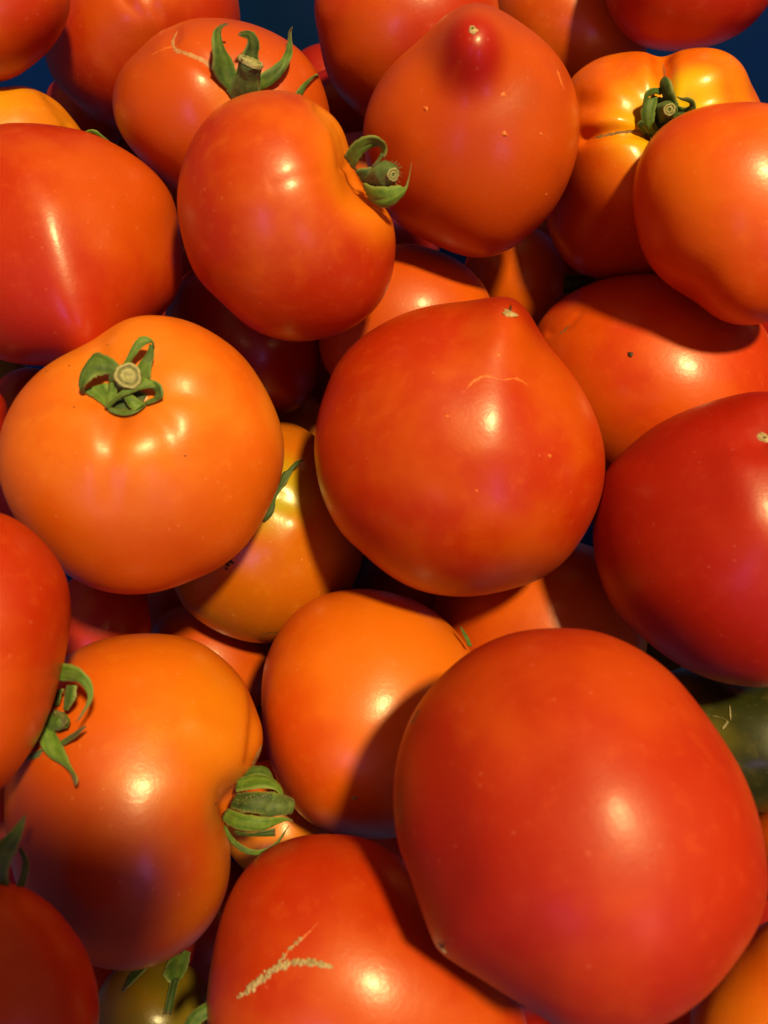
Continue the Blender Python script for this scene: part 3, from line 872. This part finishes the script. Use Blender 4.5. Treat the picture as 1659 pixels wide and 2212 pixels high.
# curled calyx of the pale orange tomato
k = 'star'
sep(k, '262,792,30 240.5,772,44 208,762,50 192,776,52 176.5,799,48 169.4,823,38 171,839,24 178,850,10', '254,808,26 228,809,34 211,814.5,44 196,823,44 186,832,38 182,838,30 181,843,20 183,850,8', mat=GREEN, cup=.18, dry=.05)
sep(k, '180,842,8 184,850,6 205,862,5 228,878,8', '232,826,14 238,842,12 240,858,12 236,872,12', mat=LGREEN, cup=.05, dry=0)
sep(k, '236,826,30 231,850,20 229,872,14', '253,828,30 253,850,22 246,862,18', mat=LGREEN, cup=.22, dry=0)
sep(k, '264,790,24 273,773,36 284.6,749,50 299,729,58 316,726,60 331,736,54 334,748,44', '280,791,22 284.6,779,30 294.6,765,40 307.4,750.5,48 321.6,742,50 329,742,46 331,750,40', mat=LGREEN, cup=.14, dry=.08)
sep(k, '334,742,44 334,756,32 332,772,24 328,790,20 326,815,22', '322,744,40 316,764,26 302,782,18 296,797,16 300,822,20', mat=GREEN, cup=.12, dry=0)
sep(k, '300,812,26 299,826,32 276,834,36 256,850,34 236,866,26 225,879,14', '345,838,22 319,839,30 296,845,32 276,853,32 256,863,26 234,884,10', mat=LGREEN, cup=.16, dry=.05)
sep(k, '322,816,24 346,829,30 352,844,28 352,857,20 340,866,12 317,875,8', '318,838,24 331,842,22 336,850,18 332,858,14 324,862,10 312,867,10', mat=GREEN, cup=.16, dry=0)
sep(k, '224,878,8 239,890,10 259,897,12 276,897,12 297,890,12 316,876,8', '234,877,12 250,884,14 265,888,16 279,886,16 295,880,14 310,867,12', mat=GREEN, cup=.14, dry=0)
sep(k, '266,857,24 276,876,20 290,889,14', '286,853,24 301,864,22 313,873,16', mat=LGREEN, cup=.2, dry=0)
sep(k, '228,868,4 250,888,4 300,884,4', '262,830,8 290,838,8 318,850,6', mat=DGREEN, cup=.02, dry=0)
stalk(k, '270,822,4 274,817,24 277,812,46', [28, 24, 23], hollow=False)

# calyx at the side of the red tomato on the left edge
k = 'leftred'
sep(k, '92,1430,-18 155.5,1436,64 178,1449.6,94 194,1466,98 201.6,1488,98 198.6,1515,94 186.7,1533,90 173,1553.7,87 163,1559.7,79', '92,1470,-18 154,1472,55 170.4,1476,86 183.7,1490,90 189.7,1503,90 185,1522.5,88 175,1540,87 167.4,1555,86 163.7,1560.4,81', absz=True, mat=LGREEN, cup=.12, dry=.32)
sep(k, '148,1480,2 142,1503,-5 137.6,1533,-13', '165,1480,40 161.4,1510.6,40 146.6,1534.4,7', absz=True, mat=GREEN, cup=.2, dry=0)
sep(k, '100,1488,-58 112,1530,-58', '137,1488,-30 128,1522,-50', absz=True, mat=DGREEN, cup=.1, dry=0, n=12)
stalk(k, '80,1570,-58 112,1562,-36 128,1558,-14 138,1560,12', [20, 19, 18, 12], absz=True, face=False, mat=GREEN)
sep(k, '118,1532,-10 134,1540,11 146,1556,34', '124,1580,-10 134,1574,13 145,1562,34', absz=True, mat=CUTR, cup=.1, dry=0, n=12)
sep(k, '84,1556,-28 87,1607,-18 103,1632,-10 133,1651,13 152.5,1670,60 161.4,1696.5,82', '121,1584,-28 136,1611.7,8 148,1643,42 163,1670,81 167.4,1684.6,92 164.4,1696.5,88', absz=True, mat=LGREEN, cup=.10, dry=.36)
sep(k, '110,1612,-48 157,1584,34 173,1572,60 186,1567,64', '114,1626,-48 160,1595,41 175,1581.5,60 186,1570.5,64', absz=True, mat=GREEN, cup=.2, dry=.7)
sep(k, '50,1634,-58 81,1622,-52 95,1613,-50', '56,1645,-58 93,1632.6,-52 106,1627,-50', absz=True, mat=DGREEN, cup=.1, dry=0, n=12)

# folded calyx of the lilac tomato
k = 'lilac'
sep(k, '518,1674,60 535.6,1659.5,74 558,1654,80 577,1658,80 587.7,1674,76 590,1684,74', '515,1684,60 543,1676,86 565,1676,92 580,1680,90 587,1686,82 590,1690,78', absz=True, mat=GREEN, cup=.14, dry=0)
sep(k, '516,1680,72 558,1673,90 588,1680,98 607,1699.6,100 614,1722,96', '510,1711,82 543,1705,106 573,1702,114 595,1707,112 611,1724,102', absz=True, mat=LGREEN, cup=.16, dry=.06)
sep(k, '512,1714,82 543,1710,108 573,1710,116 594,1711,114', '496,1745,80 522,1754,108 552,1757,116 581,1762,114', absz=True, mat=DGREEN, cup=.12, dry=0, jag=.6)
sep(k, '588,1711,116 600,1713,116 612,1726,110', '580,1760,114 600,1762,114 620,1760,108', absz=True, mat=GREEN, cup=.1, dry=0, n=12)
sep(k, '494,1746,78 522,1757,108 558,1763,122 588,1765,120 617,1765,108 632,1771,100', '480,1772,72 501,1787,96 528,1795,108 565,1795,112 595,1783,110 617,1774,106 632,1775.5,100', absz=True, mat=LGREEN, cup=.2, dry=.16)
sep(k, '505,1793,60 543,1799,74 595,1788,80', '512,1804,56 550,1807,68 595,1807,76', absz=True, mat=DGREEN, cup=.1, dry=.1)
sep(k, '481,1781,70 494,1814,84 516,1836.5,92 543,1847,96 570,1844,98 595,1829,98 610,1811,98 620.4,1790.4,98 627,1783,98', '489,1786,74 504.4,1809.7,88 522,1824.6,96 546,1835,100 570,1833.6,102 589,1824.6,102 602.6,1811,100 614.5,1795,100 624,1783,98', absz=True, mat=GREEN, cup=.12, dry=.35, n=36)
stalk(k, '560,1742,96 594,1740,104 615,1740,104 631,1742,102', [16, 22, 19, 14], absz=True, face=False)
for q in range(46):   # glistening dew on the torn sepal
    px, py = rng.uniform(512, 588), (1712 + abs(rng.normal()) * 12 if rng.random() < .7 else rng.uniform(1748, 1756))
    fr = FRAME[k]
    bm = bmesh.new(); bmesh.ops.create_icosphere(bm, subdivisions=1, radius=rng.uniform(.5, 1.1) * fr.u)
    me = bpy.data.meshes.new('dew_drop'); bm.to_mesh(me); bm.free()
    me.materials.append(CUT)
    o = bpy.data.objects.new('dew_drop', me); COL.objects.link(o); o.parent = ROOT[k]
    o.location = Vector(fr.point(px, py, 119)) - wloc(ROOT[k])

# sepals seen in part
sep('amber', '654,993,24 637,998,22 620,1016,16 610,1021,12 600,1047,8 588,1073,8 572,1106,8 562,1124,6', '657,994,24 643.5,1004,22 633.6,1016,18 620.4,1040,14 607,1058,12 596,1077,12 594,1098,10 588,1113,8 573,1127,4', mat=DGREEN, cup=.14, dry=.0)
sep('sun', '180,286,120 194,280,126 208,282,130 222,293,130 235,303,128', '184,292,118 199,289,124 215,295,128 226,302,128 236,305,128', absz=True, mat=LGREEN, cup=.2, dry=.35)
sep('globe', '1020,1396,110 1013,1379,116 1004,1364,122 995,1352,128', '1008,1394,110 1006,1384,116 1000,1371,122 994.5,1356,128', absz=True, mat=GREEN, cup=.2, dry=.2)
sep('slope', '1400,542,-20 1385,543,-10 1366,547,-2 1349,553,4', '1405,582,-20 1392,580,-10 1372,575,-2 1353,567,4', absz=True, mat=DGREEN, cup=.12, dry=.1)
sep('gloss', '1203,590,40 1230,592,46 1285,590,40', '1208,640,40 1240,632,46 1285,618,40', absz=True, mat=DGREEN, cup=.2, dry=.1)
k = 'shaded'
sep(k, '-30,1900,60 -20,1835,70 0,1815,76 22,1797,84 41.5,1774,90 52,1760,94', '20,1915,60 18,1886,72 28,1856,80 41.5,1822,86 52,1785,92 56,1762,94', absz=True, mat=GREEN, cup=.1, dry=.2)
sep(k, '40,1836,60 48,1859,62 46,1881,62 35,1915,58', '46,1828.6,62 61,1855,66 62,1881,66 54,1916,60', absz=True, mat=DGREEN, cup=.2, dry=0)
k = 'lantern'
sep(k, '362,2078,10 354,2108,12 368,2126,10', '412,2056,12 404,2092,14 392,2114,12', mat=GREEN, cup=.16, dry=0)
sep(k, '300,2086,6 276,2110,8 262,2140,8', '318,2092,8 292,2118,8 266,2143,8', mat=DGREEN, cup=.16, dry=.4)
sep(k, '368,2120,12 361,2153,10 352,2192,10', '388,2113,12 379,2148,10 371,2194,10', mat=DGREEN, cup=.25, dry=.15)
k = 'cork'
sep(k, '395,2214,40 418,2182,46 445,2165,46', '404,2240,40 432,2214,46 452,2196,46', absz=True, mat=GREEN, cup=.2, dry=0)

# scars and specks on the skin
def blossom(key, px, py, r, stub=True):
    spot_bump(key, px, py, r, CORK, 'blossom_scar', .25)
    if stub:
        tube(key, [(px, py, -1, 1), (px + 1, py - r * .6, 5, 1), (px + 3, py - r * 1.2, 8, 1)], [r * .22, r * .12], 'style_stub', DARKP, ROOT[key], n=6, seg=7)
blossom('heart', 1101, 676, 13)
blossom('nipple', 1021, 63, 8, False)
spot_bump('nipple', 1021, 63, 3, DARKP, 'blossom_scar', .9)
blossom('cherry', 1650, 946, 12, False)
spot_bump('cherry', 1651, 947, 4, DARKP, 'blossom_scar', .9)
blossom('giant', 955, 2049, 9, True)
scar('heart', [(1003, 845), (1025, 822), (1050, 812), (1085, 820), (1115, 818), (1143, 832)], [3, 6, 6, 2, 7, 3], PALE, height=.35)
scar('cork', [(515, 2155), (560, 2120), (600, 2090), (650, 2078), (715, 2088)], [5, 9, 10, 9, 5], CORK, name='corky_scar', height=.8, jag=.15, n=60)
grains('cork', [(515, 2155), (560, 2120), (600, 2090), (650, 2078), (715, 2088)], 3.4, 170, 2.0, 5.0, CORK, 'corky_crust')
grains('cork', [(598, 2088), (625, 2050), (655, 2025)], 1.8, 36, 1.5, 3.2, CORK, 'corky_crust')
scar('cork', [(598, 2088), (625, 2050), (655, 2025), (688, 1992)], [4, 5, 5, 2], PALE, name='corky_scar', height=.6, jag=.35)
scar('nipple', [(1203, 150), (1210, 170), (1219, 195)], [6, 6, 3], PALE, height=.5, n=20)
scar('slope', [(1208, 722), (1222, 712), (1230, 700)], [3, 4, 2], BROWNC, height=.4, n=16)
scar('giant', [(888, 1565), (897, 1548), (908, 1530)], [8, 10, 5], BROWNC, height=.3, n=16)
scar('lilac', [(545, 1656), (556, 1632), (567, 1606)], [9, 7, 3], CORK, name='pale_scar', height=.5, n=16)
scar('amber', [(565, 1372), (585, 1366), (602, 1366)], [2, 3, 2], BROWNC, height=.3, n=14)
scar('unripe', [(1537, 1546), (1556, 1550), (1575, 1560)], [2.5, 2, 2.5], STRAW, name='dried_petal', height=2, n=14, jag=.1)
scar('unripe', [(1576, 1523), (1577, 1540), (1578, 1556)], [3, 6, 4], STRAW, name='dried_petal', height=2, n=14, jag=.1)
scar('unripe', [(1574, 1558), (1566, 1566), (1560, 1575)], [5, 8, 6], STRAW, name='dried_petal', height=2, n=14, jag=.1)
spot_bump('slope', 1361, 765, 5.5, DARKP)
for p in ((497, 1213, 6), (492, 1220, 4), (489, 1228, 3)): spot_bump('amber', *p, DARKP)
for p in ((100, 802), (150, 790), (232, 745), (160, 880), (400, 985)): spot_bump('star', *p, 1.8, DARKP)
spot_bump('lilac', 466, 1736, 2.6, DARKP)
spot_bump('globe', 765, 1724, 5, CORK)
for p in ((1090, 290, 5), (1170, 290, 3), (1088, 205, 4), (1180, 420, 3), (920, 235, 4)): spot_bump('nipple', *p, PALE, height=.35)
for p in ((1188, 985, 4), (965, 898, 3), (1078, 765, 4), (1030, 1060, 3)): spot_bump('heart', *p, PALE, height=.3)

# ------------------------------------------------------------------ the crate
def plastic(name, c):
    m = bpy.data.materials.new(name); m.use_nodes = True
    nt = m.node_tree; b = nt.nodes['Principled BSDF']; b.inputs['Specular IOR Level'].default_value = .2
    tc = node(nt, 'ShaderNodeTexCoord'); n = node(nt, 'ShaderNodeTexNoise')
    n.inputs['Scale'].default_value = 35; n.inputs['Detail'].default_value = 6
    nt.links.new(tc.outputs['Object'], n.inputs['Vector'])
    r = node(nt, 'ShaderNodeMapRange')
    r.inputs[3].default_value = .6; r.inputs[4].default_value = .8
    nt.links.new(n.outputs['Fac'], r.inputs[0]); nt.links.new(r.outputs[0], b.inputs['Roughness'])
    x = node(nt, 'ShaderNodeMix', data_type='RGBA')
    x.inputs[6].default_value = (*c, 1); x.inputs[7].default_value = (c[0] * .75, c[1] * .8, c[2] * .8, 1)
    nt.links.new(n.outputs['Fac'], x.inputs[0]); nt.links.new(x.outputs[2], b.inputs['Base Color'])
    return m
BLUE = plastic('blue_plastic', (.006, .066, .32))

def box(lo, hi):
    lo, hi = np.array(lo, float), np.array(hi, float)
    V = [(x, y, z) for x in (lo[0], hi[0]) for y in (lo[1], hi[1]) for z in (lo[2], hi[2])]
    Fc = [[0, 1, 3, 2], [4, 6, 7, 5], [0, 4, 5, 1], [2, 3, 7, 6], [0, 2, 6, 4], [1, 5, 7, 3]]
    return V, Fc
def boxes(name, lst, mat, parent):
    V, Fc = [], []
    for lo, hi in lst:
        v, f = box(lo, hi)
        Fc += [[i + len(V) for i in q] for q in f]
        V += v
    o = mesh_obj(name, V, Fc, mat, parent, smooth=False)
    bv = o.modifiers.new('soft_edges', 'BEVEL'); bv.width = .0015; bv.segments = 2
    return o
X0, X1, Y0, Y1, ZR = -.25, .25, -.22, .335, .24
crate = bpy.data.objects.new('crate', None); COL.objects.link(crate)
crate.location = (0, .06, .004)
tag(crate, 'blue plastic crate holding the tomatoes, its wall seen between the topmost ones', 'crate')
boxes('crate_floor', [((X0, Y0, .004), (X1, Y1, .009))], BLUE, crate)
T_ = .004
boxes('crate_wall', [((X0, Y1, .009), (X1, Y1 + T_, ZR))] + [((x, Y1 + T_, .03), (x + .004, Y1 + T_ + .012, ZR - .02)) for x in np.linspace(X0 + .03, X1 - .03, 7)], BLUE, crate)
boxes('crate_wall', [((X0, Y0 - T_, .009), (X1, Y0, ZR))], BLUE, crate)
boxes('crate_wall', [((X0 - T_, Y0 - T_, .009), (X0, Y1 + T_, ZR))], BLUE, crate)
boxes('crate_wall', [((X1, Y0 - T_, .009), (X1 + T_, Y1 + T_, ZR))], BLUE, crate)
boxes('crate_rim', [((X0 - .018, Y1 + T_, ZR - .004), (X1 + .018, Y1 + .020, ZR + .008)), ((X0 - .018, Y0 - .020, ZR - .004), (X1 + .018, Y0 - T_, ZR + .008)),
                    ((X0 - .020, Y0 - T_, ZR - .005), (X0 - T_, Y1 + T_, ZR + .007)), ((X1 + T_, Y0 - T_, ZR - .005), (X1 + .020, Y1 + T_, ZR + .007))], BLUE, crate)
WOODM = leafy('table_surface', (.16, .13, .10), (.22, .18, .14), scale=14, sheen=0, bump=.05)
o = mesh_obj('ground', [(-2, -2, 0), (2, -2, 0), (2, 2, 0), (-2, 2, 0)], [[0, 1, 2, 3]], WOODM)
o['kind'] = 'structure'
# ------------------------------------------------------------------ the phone that takes the photo: its shadow lies on the lower left fruit
def slab(name, x0, x1, y0, y1, z0, z1, mat, parent, rad=.009):
    """rounded slab in the camera's axes, metres from the lens"""
    seg = 8
    ring = []
    for cx, cy, a0 in ((x1 - rad, y1 - rad, 0), (x0 + rad, y1 - rad, 90), (x0 + rad, y0 + rad, 180), (x1 - rad, y0 + rad, 270)):
        for i in range(seg + 1):
            a = math.radians(a0 + 90 * i / seg)
            ring.append((cx + rad * math.cos(a), cy + rad * math.sin(a)))
    n = len(ring)
    a = math.radians(-13)                                 # the phone is held a little askew
    ring = [(x * math.cos(a) - y * math.sin(a), x * math.sin(a) + y * math.cos(a)) for x, y in ring]
    V = [CAM + x * AX + y * AY + z * AZ for z in (z0, z1) for x, y in ring]
    Fc = [list(range(n))[::-1], [n + i for i in range(n)]] + [[i, (i + 1) % n, n + (i + 1) % n, n + i] for i in range(n)]
    return mesh_obj(name, V, Fc, mat, parent, smooth=False)
PH = plastic('phone_shell', (.03, .03, .035))
GL = plastic('phone_glass', (.01, .01, .012))
phone = bpy.data.objects.new('smartphone', None); COL.objects.link(phone)
phone.location = CAM + .01 * AZ
tag(phone, 'dark smartphone held over the crate, casting a shadow at the lower left', 'phone')
slab('phone_body', -.056, .018, -.132, .0155, .004, .0115, PH, phone)
slab('phone_screen', -.054, .016, -.118, .005, .0116, .0121, GL, phone, rad=.004)
